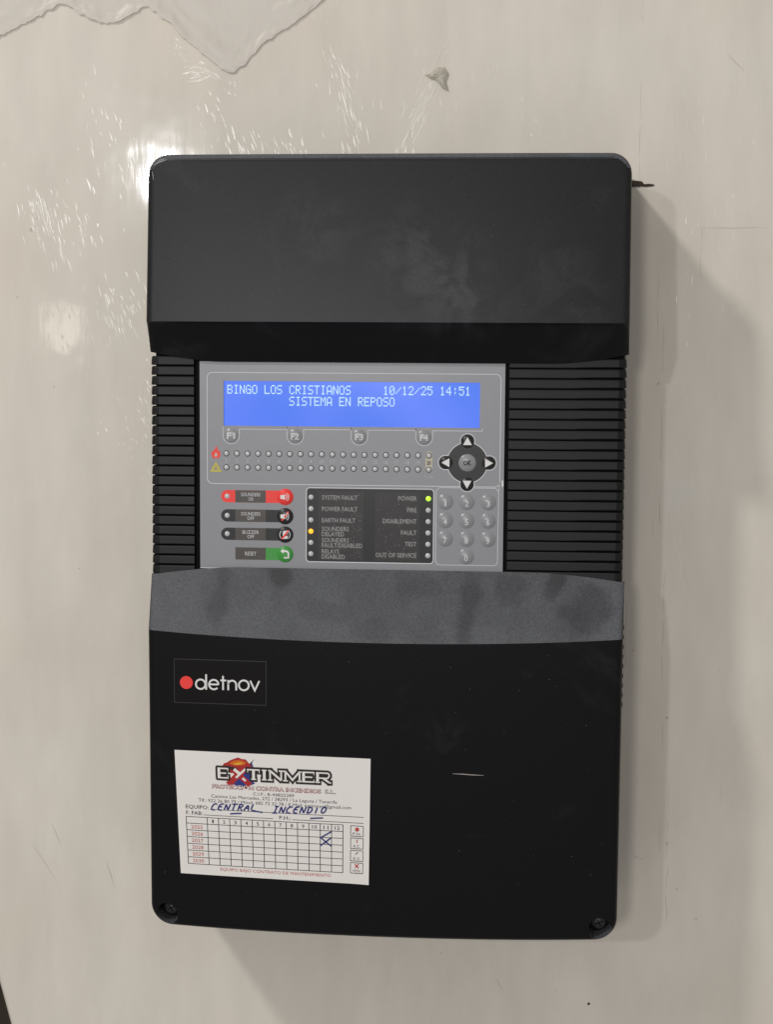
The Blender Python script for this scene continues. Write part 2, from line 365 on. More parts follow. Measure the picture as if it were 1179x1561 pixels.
for k in range(90):
    x = rnd.uniform(-250, 235); z = rnd.uniform(-320, 320); r_ = rnd.uniform(0.12, 0.35)
    if abs(x) < 140 and abs(z) < 228: continue
    add_poly(sc, [(x + r_ * math.cos(a), z + r_ * math.sin(a)) for a in [i * math.pi / 3 for i in range(6)]], flat(-0.06), 0)
tag(sc.build('scuff_marks', ['dirt', 'darkdirt']), 'grey scuffs, hairline scratches and specks scattered over the cream wall', 'scuffs', kind='stuff')

# wrinkles pressed into the film that covers the wall: real low ridges
wr = MB()
def ridge(x, z, ang, l, w, h):
    d = Vector((math.sin(R(ang)), -math.cos(R(ang)))); n_ = Vector((d.y, -d.x)); k = 6; prev = None
    bend = rnd.uniform(-0.06, 0.06) * l
    for i in range(k + 1):
        q = i / k; s = max(0.05, math.sin(math.pi * q) ** 0.7); off = bend * math.sin(math.pi * q)
        px = x + d.x * l * q + n_.x * off; pz = z + d.y * l * q + n_.y * off
        row = [wr.vert(px + n_.x * w * s, -0.01, pz + n_.y * w * s), wr.vert(px, -0.01 - h * s, pz), wr.vert(px - n_.x * w * s, -0.01, pz - n_.y * w * s)]
        if prev:
            for j in (0, 1): wr.face((prev[j], prev[j + 1], row[j + 1], row[j]), 0, True)
        prev = row
clusters = [  # centre x, z, spread along, spread across, lean, count, length, height
    (-38, 285, 34, 7, 17, 44, (4, 15), 0.38), (-33, 255, 26, 8, 15, 34, (4, 16), 0.38), (-60, 240, 14, 22, 14, 26, (3, 9), 0.28),
    (-95, 240, 12, 22, 18, 30, (4, 14), 0.30), (-118, 262, 12, 14, 20, 16, (3, 8), 0.25), (-178, 240, 40, 22, 14, 34, (3, 9), 0.16),
    (-225, 205, 16, 12, 15, 30, (5, 17), 0.36), (-212, 190, 24, 22, 14, 40, (3, 10), 0.25), (-175, 140, 34, 22, 16, 55, (3, 9), 0.18),
    (-150, 80, 26, 12, 24, 34, (3, 11), 0.26), (-165, 55, 30, 26, 22, 50, (2, 7), 0.18), (-190, 10, 40, 28, 14, 60, (3, 9), 0.12),
    (14, 265, 28, 6, -22, 26, (5, 20), 0.30), (24, 285, 30, 7, -24, 26, (5, 18), 0.26), (2, 238, 12, 4, -20, 14, (6, 16), 0.42),
    (-150, -255, 34, 26, 16, 60, (6, 22), 0.14), (-225, -40, 40, 18, 12, 50, (4, 12), 0.14), (-200, -190, 40, 26, 18, 50, (4, 12), 0.12),
    (-122, 287, 10, 3, 55, 26, (4, 14), 0.6), (-140, 300, 8, 4, 50, 22, (3, 9), 0.6), (-124, 283, 7, 6, -75, 18, (4, 9), 0.35), (-104, 276, 5, 5, 30, 16, (2, 6), 0.5),
    (170, 20, 16, 10, 8, 22, (5, 14), 0.24), (177, -12, 22, 8, 14, 32, (5, 16), 0.26), (190, 55, 40, 20, 8, 40, (4, 10), 0.14),
    (205, 280, 34, 16, 4, 34, (4, 11), 0.12), (180, 255, 30, 18, 3, 24, (4, 12), 0.10), (195, -160, 50, 26, 6, 40, (5, 14), 0.10), (60, -270, 20, 70, 14, 40, (3, 9), 0.09),
    (-200, 100, 120, 40, 13, 110, (2, 8), 0.06), (-190, -90, 120, 45, 12, 130, (3, 10), 0.08), (190, 150, 140, 30, 6, 90, (3, 10), 0.09), (60, 290, 40, 90, 4, 60, (3, 9), 0.07)]
for (cx, cz, sa, sw, lean, cnt, (l0, l1), h) in clusters:
    for k in range(cnt):
        a, b_ = rnd.gauss(0, 0.5) * sa, rnd.gauss(0, 0.55) * sw
        an = lean + rnd.gauss(0, 5)
        x = cx + math.sin(R(lean)) * a + math.cos(R(lean)) * b_; z = cz - math.cos(R(lean)) * a + math.sin(R(lean)) * b_
        ridge(x, z, an, rnd.uniform(l0, l1), rnd.uniform(0.3, 0.8), h * rnd.uniform(0.2, 0.8) * (0.72 if x < -60 else 1.0))
M['crease'] = M['wall'].copy(); M['crease'].name = 'creased_film'; M['crease'].node_tree.nodes['Principled BSDF'].inputs['Roughness'].default_value = 0.2
tag(wr.build('film_wrinkles', 'crease'), 'thin raised creases in the glossy film covering the cream wall', 'wrinkles', kind='stuff')

# loose sheet of film peeling away along the top of the wall
edge = [(-262, 299), (-248.4, 306), (-236, 312), (-225.4, 316.8), (-214, 323), (-208.8, 325.5), (-203, 323), (-198, 319), (-190, 315.5), (-181, 313.0), (-174, 313.5), (-166, 318), (-157, 323),
        (-150, 320), (-146, 315), (-141, 313.5), (-136, 306), (-129, 300.5), (-121, 294.5), (-114, 288.5), (-108.7, 283.8), (-103, 282.6), (-98.5, 284.6), (-92, 291.0), (-84.3, 299.6), (-75, 305.5), (-66, 311), (-56.1, 318), (-47.3, 325), (-38, 334), (-28, 345)]
def edge_z(x):
    for (a, za), (b, zb) in zip(edge, edge[1:]):
        if a <= x <= b:
            q = (x - a) / (b - a); return za + (zb - za) * q
    return edge[-1][1]
fl = MB(); fr = []
nx, nz = 190, 46
for i in range(nx + 1):
    x = -261 + (232.0 * i / nx); ze = edge_z(x) + 1.6 * noise.noise(Vector((x * 0.3, 3, 0))) + 0.5 * noise.noise(Vector((x * 1.1, 9, 0)))
    rr = []
    for j in range(nz + 1):
        q = (j / nz) ** 1.7; d = q * (372 - ze); z = ze + d
        lift = 0.25 + 1.1 * math.exp(-((d - 1.5) / 5.0) ** 2) * (0.55 + 0.9 * abs(noise.noise(Vector((x * 0.055, 0, 5))))) \
             + 0.9 * abs(noise.noise(Vector((x * 0.045 + d * 0.02, d * 0.05, 1)))) + 0.3 * noise.noise(Vector((x * 0.2, d * 0.16, 2))) * math.exp(-d / 30) \
             + 0.25 * noise.noise(Vector((x * 0.6, d * 0.5, 7))) * math.exp(-d / 12)
        lift += 1.0 * math.exp(-((d - 13 - 6 * noise.noise(Vector((x * 0.03, 8, 8)))) / 3.2) ** 2) * max(0, 0.3 + noise.noise(Vector((x * 0.04, 2, 2))))
        if j == 0: lift *= 0.35
        rr.append(fl.vert(x + 0.8 * noise.noise(Vector((x * .1, z * .1, 4))), -max(0.15, lift), z))
    fr.append(rr)
for i in range(nx):
    for j in range(nz):
        fl.face((fr[i][j], fr[i + 1][j], fr[i + 1][j + 1], fr[i][j + 1]), 0, True)
fo = fl.build('plastic_film', 'film')
sm_ = fo.modifiers.new('thickness', 'SOLIDIFY'); sm_.thickness = 0.00012; sm_.offset = 1
tag(fo, 'loose crumpled milky plastic film peeling along the top of the wall', 'film')
# small torn scrap of film still stuck above the panel
s = MB(); sp = []
sc_out = [(15.5, 280.5), (19, 281.5), (23.5, 285), (27.5, 284.8), (29.5, 281.5), (28.2, 276.5), (29.6, 271.0), (25.8, 273.0), (22.4, 277.5), (18.6, 278.6)]
cen = s.vert(24.5, -1.3, 280)
ids = [s.vert(x, -0.3 - 0.8 * rnd.random(), z) for x, z in sc_out]
mid = [s.vert(24.5 + (x - 24.5) * .55, -0.8 - 1.1 * rnd.random(), 280 + (z - 280) * .55) for x, z in sc_out]
k = len(ids)
for i in range(k):
    j = (i + 1) % k
    s.face((ids[j], ids[i], mid[i], mid[j]), 0); s.face((mid[j], mid[i], cen), 0)
so = s.build('film_scrap', simple('dull_film_scrap', (0.44, 0.41, 0.34), 0.4, 0.4))
sm_ = so.modifiers.new('thickness', 'SOLIDIFY'); sm_.thickness = 0.0002; sm_.offset = 1
tag(so, 'small torn grey scrap of film stuck to the wall above the panel', 'film scrap')

# ================================================================== THE PANEL
panel = bpy.data.objects.new('fire_alarm_panel', None); col.objects.link(panel)
tag(panel, 'black plastic fire alarm control panel with blue screen mounted on the cream wall', 'alarm panel')

HW = 134.9; TOP = 221.4
def crown(x): return 1.5 * (abs(x) / HW) ** 4
def fillet(d, r=3.6):
    if d >= r: return 0.0
    d = max(d, 0.0); return r - math.sqrt(max(0.0, r * r - (r - d) ** 2))
def bot(x): return -224.0 + 2.8 * (x / HW) ** 2
def edge_dist(x, dz, rc):
    """distance inside the outline of a cover whose end is dz away, with rounded corner rc"""
    dx = HW - abs(x)
    if dx < rc and dz < rc: return rc - math.hypot(rc - dx, rc - dz)
    return min(dx, dz)
def half_w(dz, rc):
    if dz >= rc: return HW
    return HW - rc + math.sqrt(max(0.0, rc * rc - (rc - dz) ** 2))
def cols():
    c_ = [1 - (q / 9) ** 1.6 * 0.045 for q in range(10)]
    a = [k / 22 * 0.955 for k in range(22)]
    pos = sorted(set(a + c_)); return [-p for p in reversed(pos) if p > 0] + pos

def face_up(x, z):   # front of upper cover: distance from the wall
    t = (TOP - z) / (TOP - 128.0)
    return 90.6 + 8.7 * t - crown(x)
def face_low(x, z):
    return 98.6 - 3.0 * (-51.4 - z) / 170.0 - crown(x)
def lip_z(x): return 128.0
def band_z(x): return 105.9 + 5.0 * max(0.0, (abs(x) - 95) / 39.2) ** 1.6
def ledge_top(x): return -12.0 - 4.6 * max(0.0, (abs(x) - 85) / 49.2) ** 1.6
def ledge_bot(x): return -51.6 + 4.8 * (abs(x) / HW) ** 2

def cover(name, rows_fn, skirt_rows, sharp_rows):
    """rows_fn: list of functions s -> (x, depth, z); skirt closes the outline back towards the box"""
    mb = MB(); cs = cols(); g_ = []
    for fn in rows_fn: g_.append([mb.vert(*(lambda p: (p[0], -p[1], p[2]))(fn(s_))) for s_ in cs])
    for i in range(len(g_) - 1):
        for j in range(len(cs) - 1):
            mb.face((g_[i][j], g_[i + 1][j], g_[i + 1][j + 1], g_[i][j + 1]), 0, True)
    loop = skirt_rows(g_)
    prev = loop
    for yy, gr in ((-80.0, 0.25), (-72.0, 0.7)):
        cur = []
        for v in loop:
            x, y, z = [q / MM for q in mb.v[v]]
            l = math.hypot(x, z) or 1
            sx = 1 if x > 0 else -1
            nx_ = min(1, max(0, (abs(x) - 118) / 16)) * sx; nz_ = (1 - abs(nx_)) * (1 if z > 0 else -1)
            cur.append(mb.vert(x + nx_ * gr, max(y, yy) if y > yy else yy, z + nz_ * gr))
        for a in range(len(loop) - 1): mb.face((prev[a + 1], prev[a], cur[a], cur[a + 1]), 0, True)
        prev = cur
    o = mb.build(name, 'plastic', panel)
    bm = bmesh.new(); bm.from_mesh(o.data); bm.verts.ensure_lookup_table()
    bm.normal_update()
    for e in bm.edges:
        if len(e.link_faces) == 2 and e.calc_face_angle(0) > R(22) : e.smooth = False
    bmesh.ops.recalc_face_normals(bm, faces=bm.faces); bm.to_mesh(o.data); bm.free()
    return o

# upper cover: sloping face, then the undercut band below the lip
def up_row(z):
    def fn(s_):
        dz = TOP - z; w = half_w(dz, 11.5); x = s_ * w
        return (x, face_up(x, z) - fillet(edge_dist(x, dz, 11.5)), z)
    return fn
def up_band(t):
    def fn(s_):
        x = s_ * (HW + 0.9 * t); zl, zb = lip_z(x), band_z(x); z = zl + (zb - zl) * t
        dep = face_up(x, zl) - 1.0 * min(1, t * 12) - (face_up(x, zl) - 82.7 - 1.0) * t - fillet(HW + 0.9 * t - abs(x)) * (1 - t * 0.6)
        return (x, dep, z)
    return fn
zs = [TOP - q for q in (0, 0.25, 0.6, 1.1, 1.8, 2.6, 3.6, 5, 6.5, 8.5, 11.5)]
zs += [TOP - 11.5 - (TOP - 11.5 - 128.6) * k / 14 for k in range(1, 15)] + [128.0]
rows_ = [up_row(z) for z in zs] + [up_band(t) for t in (0.0, 0.06, 0.2, 0.4, 0.6, 0.8, 1.0)][1:] + [lambda s_: (lambda p: (p[0], 75.0, p[2] + 0.3))(up_band(1.0)(s_))]
def loop_up(g_):
    return [r_[0] for r_ in reversed(g_)] + g_[0][1:-1] + [r_[-1] for r_ in g_]
upper = cover('upper_cover', rows_, loop_up, None)

s = MB()
for (x0, z0, x1, z1, w) in ((-131.5, 215.0, -123.5, 218.6, 0.5), (-129.5, 216.8, -124.5, 219.0, 0.4), (-132.2, 212.0, -131.2, 207.0, 0.35)):
    ribbon(s, [(x0 + (x1 - x0) * k / 5, z0 + (z1 - z0) * k / 5 + 0.3 * math.sin(k)) for k in range(6)], w,
           lambda x, z: (x, -(face_up(x, z) - fillet(edge_dist(x, TOP - z, 11.5))) - 0.08, z), 0, taper=True)
s.build('scratch', 'pale', upper)
# lower cover: dusty ledge, flat front, screw pockets in the bottom corners
HOLES = [(-125.2, -214.3), (125.2, -214.3)]
def low_ledge(t):
    def fn(s_):
        x = s_ * (HW + 0.9 * (1 - t)); zt, zb = ledge_top(x), ledge_bot(x); z = zt + (zb - zt) * t
        d0, d1 = 82.7, face_low(x, zb)
        bulge = 0.0 * math.sin(math.pi * t)
        dep = d0 + (d1 - d0) * t + bulge - fillet(HW + 0.9 * (1 - t) - abs(x)) * (0.3 + 0.7 * t)
        return (x, dep, z)
    return fn
def low_row(q):
    def fn(s_):
        # q: 0 at the ledge, 1 at the bottom edge
        x0 = s_ * HW; zb = bot(x0); zt = ledge_bot(x0); z = zt + (zb - zt) * q
        dz = z - zb; w = half_w(max(0, dz), 13.0); x = s_ * w
        dep = face_low(x, z) - fillet(edge_dist(x, dz, 13.0))
        for hx, hz in HOLES:
            if math.hypot(x - hx, z - hz) < 6.3 and edge_dist(x, dz, 13.0) > 1.3: dep = min(dep, 82.0)
        return (x, dep, z)
    return fn
qs = [k / 26 * 0.88 for k in range(1, 27)]
span = 172.0
qs += [0.88 + (0.12 - 13.0 / span) * k / 12 for k in range(1, 13)]
qs += [1 - 13.0 / span * (1 - (k / 24)) for k in range(1, 21)] + [1 - d_ / span for d_ in (1.8, 1.2, 0.7, 0.3, 0.08, 0.0)]
rows_ = [lambda s_: (lambda p: (p[0], 75.0, p[2] - 0.3))(low_ledge(0.0)(s_))] + [low_ledge(t) for t in (0, 0.1, 0.25, 0.4, 0.55, 0.7, 0.82, 0.92, 1.0)] + [low_row(q) for q in qs]
_cols_old = cols
def cols():
    p = [k / 20 * 0.86 for k in range(20)] + [0.86 + (0.14 - 0.001) * k / 34 for k in range(35)] + [1.0]
    return [-a for a in reversed(p) if a > 0] + p
def loop_low(g_):
    return [r_[0] for r_ in g_] + g_[-1][1:-1] + [r_[-1] for r_ in reversed(g_)]
lower = cover('lower_cover', rows_, loop_low, None)
cols = _cols_old
for hx, hz in HOLES:
    s = MB()
    disc_solid(s, circle(0, 0, 3.6, 20), 3.0, -0.3, 0); dome(s, 0, 0, 3.55, 1.0, -0.31, 0, 4, 20)
    for a in (25, 115): ribbon(s, [(-2.3 * math.cos(R(a)), -2.3 * math.sin(R(a))), (2.3 * math.cos(R(a)), 2.3 * math.sin(R(a)))], 0.7, flat(-1.36), 1)
    s.build('cover_screw', ['steel', 'groove'], lower, (hx, -82.2, hz))
s = MB()
ribbon(s, [(40.3, -125.6), (46, -125.7), (52, -126.0), (58, -126.1)], 0.55, lambda x, z: (x, -face_low(x, z) - 0.05, z), 0, taper=True)
s.build('scratch', 'pale', lower)

# box behind the covers, its sides flaring slightly towards the wall
bx = MB(); prev = None
for y, hw_, t_, b_, r_ in ((-78.0, 133.4, 220.6, -223.0, 11), (-60.0, 134.6, 221.6, -224.0, 11.5), (-30.0, 137.6, 223.5, -226.0, 12), (0.5, 140.0, 225.0, -227.5, 12)):
    ring = [bx.vert(x, y, z) for x, z in rrect(-hw_, b_, hw_, t_, r_, 8)]
    if prev:
        for i in range(len(ring)):
            j = (i + 1) % len(ring); bx.face((prev[i], ring[i], ring[j], prev[j]), 0, True)
    else: bx.face(ring, 0)
    prev = ring
bx.build('back_box', 'groove', panel)
# small ventilation teeth down the lower sides of the box
t = MB()
for (a, b_) in (((-3.2, 0), (0, 0)),): pass
pts = [(-0.6, -1.3), (1.9, -1.0), (1.9, 1.0), (-0.6, 1.3)]
f_ = [t.vert(x, -6, z) for x, z in pts]; b_ = [t.vert(x, 6, z) for x, z in pts]
t.face(f_); t.face(b_[::-1])
for i in range(4): t.face((f_[i], b_[i], b_[(i + 1) % 4], f_[(i + 1) % 4]))
tooth_me = None
for sx in (1, -1):
    for k in range(9):
        loc = (sx * 136.1, -52, -46.5 - 5.72 * k)
        if tooth_me is None: o = t.build('vent_tooth', 'rib', panel, loc); tooth_me = o.data
        else: o = place('vent_tooth', tooth_me, panel, loc)
        if sx < 0: o.rotation_euler.y = math.pi

# recessed middle: ribs to either side of the keypad
def make_rib(path):
    """path: (x, y, height below top); a louvre swept along it, top edge at z=0"""
    mb = MB(); secs = []
    n = len(path)
    for i, (x, y, h) in enumerate(path):
        a = Vector(path[max(0, i - 1)][:2]); b_ = Vector(path[min(n - 1, i + 1)][:2]); d = (b_ - a).normalized()
        nn = Vector((d.y, -d.x))            # outwards
        if nn.y > 0 and abs(nn.x) < 0.5: nn = -nn
        if abs(nn.x) >= 0.5 and nn.x * x < 0: nn = -nn
        def at(off, z): return mb.vert(x + nn.x * off, y + nn.y * off, z)
        secs.append([at(-4.0, 0.0), at(-0.7, 0.0), at(-0.12, -0.35), at(0.0, -1.0), at(0.25, -h + 0.45), at(0.0, -h), at(-4.0, -h)])
    for i in range(n - 1):
        for j in range(6): mb.face((secs[i][j], secs[i][j + 1], secs[i + 1][j + 1], secs[i + 1][j]), 0, False)
    mb.face(secs[0]); mb.face(secs[-1][::-1])
    bm = bmesh.new(); me = bpy.data.meshes.new('vent_rib'); me.from_pydata(mb.v, [], mb.f); bm.from_mesh(me)
    bmesh.ops.recalc_face_normals(bm, faces=bm.faces); bm.to_mesh(me); bm.free(); me.materials.append(M['rib']); return me
Lp = [(-110.6, -82.0, 5.05), (-131.0, -82.0, 5.05), (-133.6, -81.5, 5.05), (-135.2, -80.0, 5.05), (-136.0, -77.5, 5.05), (-136.6, -68.0, 5.05), (-137.4, -54.0, 5.05)]
Rp = [(69.4, -82.0, 5.3), (105, -82.0, 5.25), (112, -82.0, 4.95), (130.4, -82.0, 4.75), (132.6, -81.5, 4.75), (134.2, -80.0, 4.75), (134.9, -77.5, 4.75), (135.6, -68.0, 4.75), (136.4, -54.0, 4.75)]
meL, meR = make_rib(Lp), make_rib(Rp)
for k in range(-1, 21):
    place('vent_rib', meL, panel, (0, 0, 103.2 - 5.72 * k)); place('vent_rib', meR, panel, (0, 0, 103.0 - 5.72 * k))

# specks of dust on the covers
for ob, fn, zr, cnt in ((upper, lambda x, z: face_up(x, z), (132, 214), 55), (lower, lambda x, z: face_low(x, z), (-210, -56), 60)):
    d_ = MB()
    for k in range(cnt):
        x, z, q = rnd.uniform(-126, 126), rnd.uniform(*zr), rnd.uniform(0.1, 0.26)
        add_poly(d_, [(x + q * rnd.uniform(.6, 1.4) * math.cos(a), z + q * math.sin(a)) for a in (0, 1.3, 2.5, 3.8, 5.1)], lambda u, w: (u, -fn(u, w) - 0.04, w), 0)
    tag(d_.build('dust_specks', simple('dust_speck', (0.12, 0.12, 0.12), 0.8, 0.2), ob), kind='stuff')

# ------------------------------------------------------------------ keypad plate and everything on it
PY = -81.0
PX0, PX1, PZ0, PZ1 = -107.4, 67.0, -12.9, 106.1
LX0, LX1, LZ0, LZ1 = -93.6, 52.9, 69.5, 95.0
def P(d=0.0): return flat(PY - d)
pl = MB()
def quad(mb, x0, z0, x1, z1, y, m=0): mb.face([mb.vert(x0, y, z0), mb.vert(x1, y, z0), mb.vert(x1, y, z1), mb.vert(x0, y, z1)], m)
xs = [PX0, LX0, LX1, PX1]; zz = [PZ0, LZ0, LZ1, PZ1]
vg = [[pl.vert(x, PY, z) for x in xs] for z in zz]
for i in range(3):
    for j in range(3):
        if i == 1 and j == 1: continue
        pl.face((vg[i][j], vg[i][j + 1], vg[i + 1][j + 1], vg[i + 1][j]))
wv = [pl.vert(x, PY + 1.6, z) for x, z in ((LX0, LZ0), (LX1, LZ0), (LX1, LZ1), (LX0, LZ1))]
wf = [vg[1][1], vg[1][2], vg[2][2], vg[2][1]]
for i in range(4): pl.face((wf[i], wf[(i + 1) % 4], wv[(i + 1) % 4], wv[i]))
ov = [pl.vert(x, -76.5, z) for x, z in ((PX0, PZ0), (PX1, PZ0), (PX1, PZ1), (PX0, PZ1))]
of = [vg[0][0], vg[0][3], vg[3][3], vg[3][0]]
for i in range(4): pl.face((of[(i + 1) % 4], of[i], ov[i], ov[(i + 1) % 4]))
plate = pl.build('keypad_plate', 'plate', panel)

lc = MB(); quad(lc, LX0, LZ0, LX1, LZ1, PY + 1.5); lc.build('display_screen', 'lcd', plate)
FONT = {'B': '11110 10001 10001 11110 10001 10001 11110', 'I': '01110 00100 00100 00100 00100 00100 01110', 'N': '10001 11001 11001 10101 10011 10011 10001',
 'G': '01110 10001 10000 10111 10001 10001 01111', 'O': '01110 10001 10001 10001 10001 10001 01110', 'L': '10000 10000 10000 10000 10000 10000 11111',
 'S': '01111 10000 10000 01110 00001 00001 11110', 'C': '01110 10001 10000 10000 10000 10001 01110', 'R': '11110 10001 10001 11110 10100 10010 10001',
 'T': '11111 00100 00100 00100 00100 00100 00100', 'A': '01110 10001 10001 10001 11111 10001 10001', 'E': '11111 10000 10000 11110 10000 10000 11111',
 'M': '10001 11011 10101 10101 10001 10001 10001', 'P': '11110 10001 10001 11110 10000 10000 10000', '0': '01110 10001 10011 10101 11001 10001 01110',
 '1': '00100 01100 00100 00100 00100 00100 01110', '2': '01110 10001 00001 00010 00100 01000 11111', '4': '00010 00110 01010 10010 11111 00010 00010',
 '5': '11111 10000 11110 00001 00001 10001 01110', '/': '00000 00001 00010 00100 01000 10000 00000', ':': '00000 00100 00100 00000 00100 00100 00000'}
dt = MB()
DX, DZ, PITCH, X0 = 0.605, 0.735, 3.583, -91.7
for row_, line in ((0, 'BINGO LOS CRISTIANOS     10/12/25 14:51'), (1, '          SISTEMA EN REPOSO')):
    for k, ch in enumerate(line):
        if ch == ' ': continue
        for r_, bits in enumerate(FONT[ch].split()):
            for c_, b_ in enumerate(bits):
                if b_ == '1':
                    x = X0 + k * PITCH + c_ * DX; z = 92.8 - row_ * 6.5 - r_ * DZ
                    quad(dt, x + 0.03, z - DZ + 0.04, x + DX - 0.0, z - 0.02, PY + 1.42)
dt.build('display_text', 'lcd_txt', plate)

# printed outlines
ol = MB()
ribbon(ol, rrect(-103.1, 36.2, 64.7, 99.8, 3.0), 0.42, P(0.06), 0, True)
ribbon(ol, [(-94.0, 69.0)] + [(-94.0, 64.0)] + circle(-89.2, 63.9, 4.75, 10, 180, 360)[0:] + [(-84.4, 67.6)] + [(-57.2, 67.6), (-57.0, 69.2)], 0.36, P(0.06))
for k, cx in enumerate((-52.2, -15.4, 21.6)):
    ex = (-20.2, 16.8, 54.4)[k]
    ribbon(ol, [(cx - 4.8, 69.2), (cx - 4.8, 64.0)] + circle(cx, 63.9, 4.75, 10, 180, 360)[1:-1] + [(cx + 4.8, 64.0), (cx + 4.8, 67.7), (ex, 67.8), (ex + 0.1, 69.2)], 0.36, P(0.06))
ribbon(ol, rrect(28.7, -8.6, 64.0, 35.5, 2.6)[:-8] , 0.36, P(0.06))
ribbon(ol, [(64.0, -6), (64.2, 33.5), (64.6, 38.5)], 0.36, P(0.06)); ribbon(ol, [(28.9, -6.2)] + circle(31.3, -6.2, 2.5, 6, 180, 270) + [(60, -8.6)] + circle(61.5, -6.2, 2.5, 6, 270, 360), 0.36, P(0.075))
ribbon(ol, [(PX0 + 0.1, PZ0 + 0.25), (PX1 - 0.1, PZ0 + 0.25)], 0.5, P(0.06))
ol.build('printed_outline', 'line', plate)

def key(name, cx, cz, r, h, mat, prints, power=2.6):
    """round membrane key; prints: list of (function adding print to a mesh, material)"""
    mb = MB(); dome(mb, 0, 0, r, h, 0, 0, 6, 28, power)
    def mp(x, z):
        q = min(1.0, math.hypot(x, z) / r); return (x, -h * (1 - q ** power) - 0.2, z)
    mats = [mat]
    for fn, pm in prints:
        mats.append(pm); fn(mb, mp, len(mats) - 1)
    return mb.build(name, mats, plate, (cx, PY - 0.02, cz))
def T(body, x0, x1, z, h, bold=0.0): return lambda mb, mp, m: add_text(mb, body, x0, x1, z, h, mp, m, bold)
for k, cx in enumerate((-89.2, -52.2, -15.4, 21.6)):
    key('function_key', cx, 63.8, 4.3, 1.0, 'key', [(T('F%d' % (k + 1), -2.4, 2.4, -1.8, 3.6, 0.03), 'line')])
LET = {2: 'ABC', 3: 'DEF', 4: 'GHI', 5: 'JKL', 6: 'MNO', 7: 'PQRS', 8: 'TUV', 9: 'WXYZ'}
for n_ in range(10):
    cx, cz = (46.1, -3.7) if n_ == 0 else (34.0 + 12.15 * ((n_ - 1) % 3), 27.4 - 10.55 * ((n_ - 1) // 3))
    w_ = 1.0 if n_ == 1 else 2.1
    pr = [(T(str(n_), -w_ / 2 + 0.1, w_ / 2 + 0.1, -2.4, 3.4, 0.025), 'line')]
    if n_ in LET: pr.append((T(LET[n_], -1.7, 1.7, 1.7, 1.2), 'faint'))
    key('number_key', cx, cz, 4.6, 1.25, 'key', pr, 2.4)

# navigation cross
nv = MB()
def nav_outline(grow):
    pts = []
    for k in range(144):
        a = 2 * math.pi * k / 144; dx, dz = math.cos(a), math.sin(a); best = 11.3 + grow
        for ca in range(4):
            lx, lz = 12.3 * math.cos(ca * math.pi / 2), 12.3 * math.sin(ca * math.pi / 2)
            pr = dx * lx + dz * lz; disc = pr * pr - (lx * lx + lz * lz - (3.9 + grow) ** 2)
            if disc > 0: best = max(best, pr + math.sqrt(disc))
        pts.append((46.2 + dx * best, 49.8 + dz * best))
    return pts
add_poly(nv, nav_outline(0), P(0.08), 0); ribbon(nv, nav_outline(0.25), 0.5, P(0.1), 1, True)
nv.build('navigation_pad', ['black', 'line'], plate)
for ca in range(4):
    a = ca * math.pi / 2; dx, dz = math.cos(a), math.sin(a)
    def tri(mb, mp, m, dx=dx, dz=dz):
        pt = [(2.6, 0), (-1.9, 2.5), (-1.9, -2.5)]
        add_poly(mb, [(u * dx - v * dz, u * dz + v * dx) for u, v in pt], lambda x, z: (x, -1.4, z), m)
    o = key('arrow_key', 46.2 + 12.0 * dx, 49.8 + 12.0 * dz, 3.75, 1.2, 'black', [(tri, 'white')])
    o.location.y -= 0.1 * MM
o = key('ok_key', 46.2, 49.8, 4.9, 1.1, 'key', [(T('OK', -2.3, 2.3, -1.3, 2.7, 0.03), 'black')]); o.location.y -= 0.1 * MM

# zone lamps, 20 x 2
zl = MB(); add_poly(zl, circle(0, 0, 1.75, 20), flat(0), 0); dome(zl, 0, 0, 1.3, 0.5, -0.03, 1, 3, 16); zme = None
ZX = [-92.0 + 6.125 * k for k in range(20)]
zn = MB()
add_poly(zn, rrect(ZX[19] - 1.95, 43.8, ZX[19] + 1.95, 56.0, 1.9), P(0.05), 1)
for k, x in enumerate(ZX):
    for z in (53.6, 45.6):
        if zme is None: o = zl.build('zone_lamp', ['led_dark', 'led'], plate, (x, PY - 0.08, z)); zme = o.data
        else: place('zone_lamp', zme, plate, (x, PY - 0.08, z))
    s_ = str(k + 1); w_ = 0.55 if k == 0 else (1.3 if k < 9 else 2.3)
    add_text(zn, s_, x - w_ / 2, x + w_ / 2, 48.5, 2.1, P(0.09), 2 if k == 19 else 0, 0.03)
add_text(zn, 'Tx/Rx', ZX[19] - 2.9, ZX[19] + 2.9, 40.6, 1.7, P(0.09), 0)
zn.build('zone_numbers', ['faint', 'beige', 'black'], plate)
# flame and warning symbols
ic = MB()
add_poly(ic, [(-98.1, 50.6), (-96.2, 51.0), (-95.4, 52.6), (-95.6, 54.2), (-96.6, 55.6), (-96.9, 54.6), (-97.3, 56.8), (-98.4, 57.8), (-98.4, 56.2), (-99.5, 54.9), (-100.4, 54.6), (-100.7, 52.6), (-99.9, 51.0)], P(0.06), 0)
add_poly(ic, [(-98.2, 51.4), (-97.2, 52.1), (-97.3, 53.2), (-98.0, 54.2), (-98.8, 53.1), (-99.0, 52.1)], P(0.1), 1)
ic.build('flame_symbol', ['red', 'beige'], plate)
ic = MB(); ribbon(ic, [(-98.1, 47.6), (-100.5, 43.5), (-95.7, 43.5)], 1.3, P(0.06), 0, True)
ribbon(ic, [(-98.1, 46.4), (-98.1, 44.9)], 0.4, P(0.06)); ic.build('warning_symbol', 'yellow', plate)

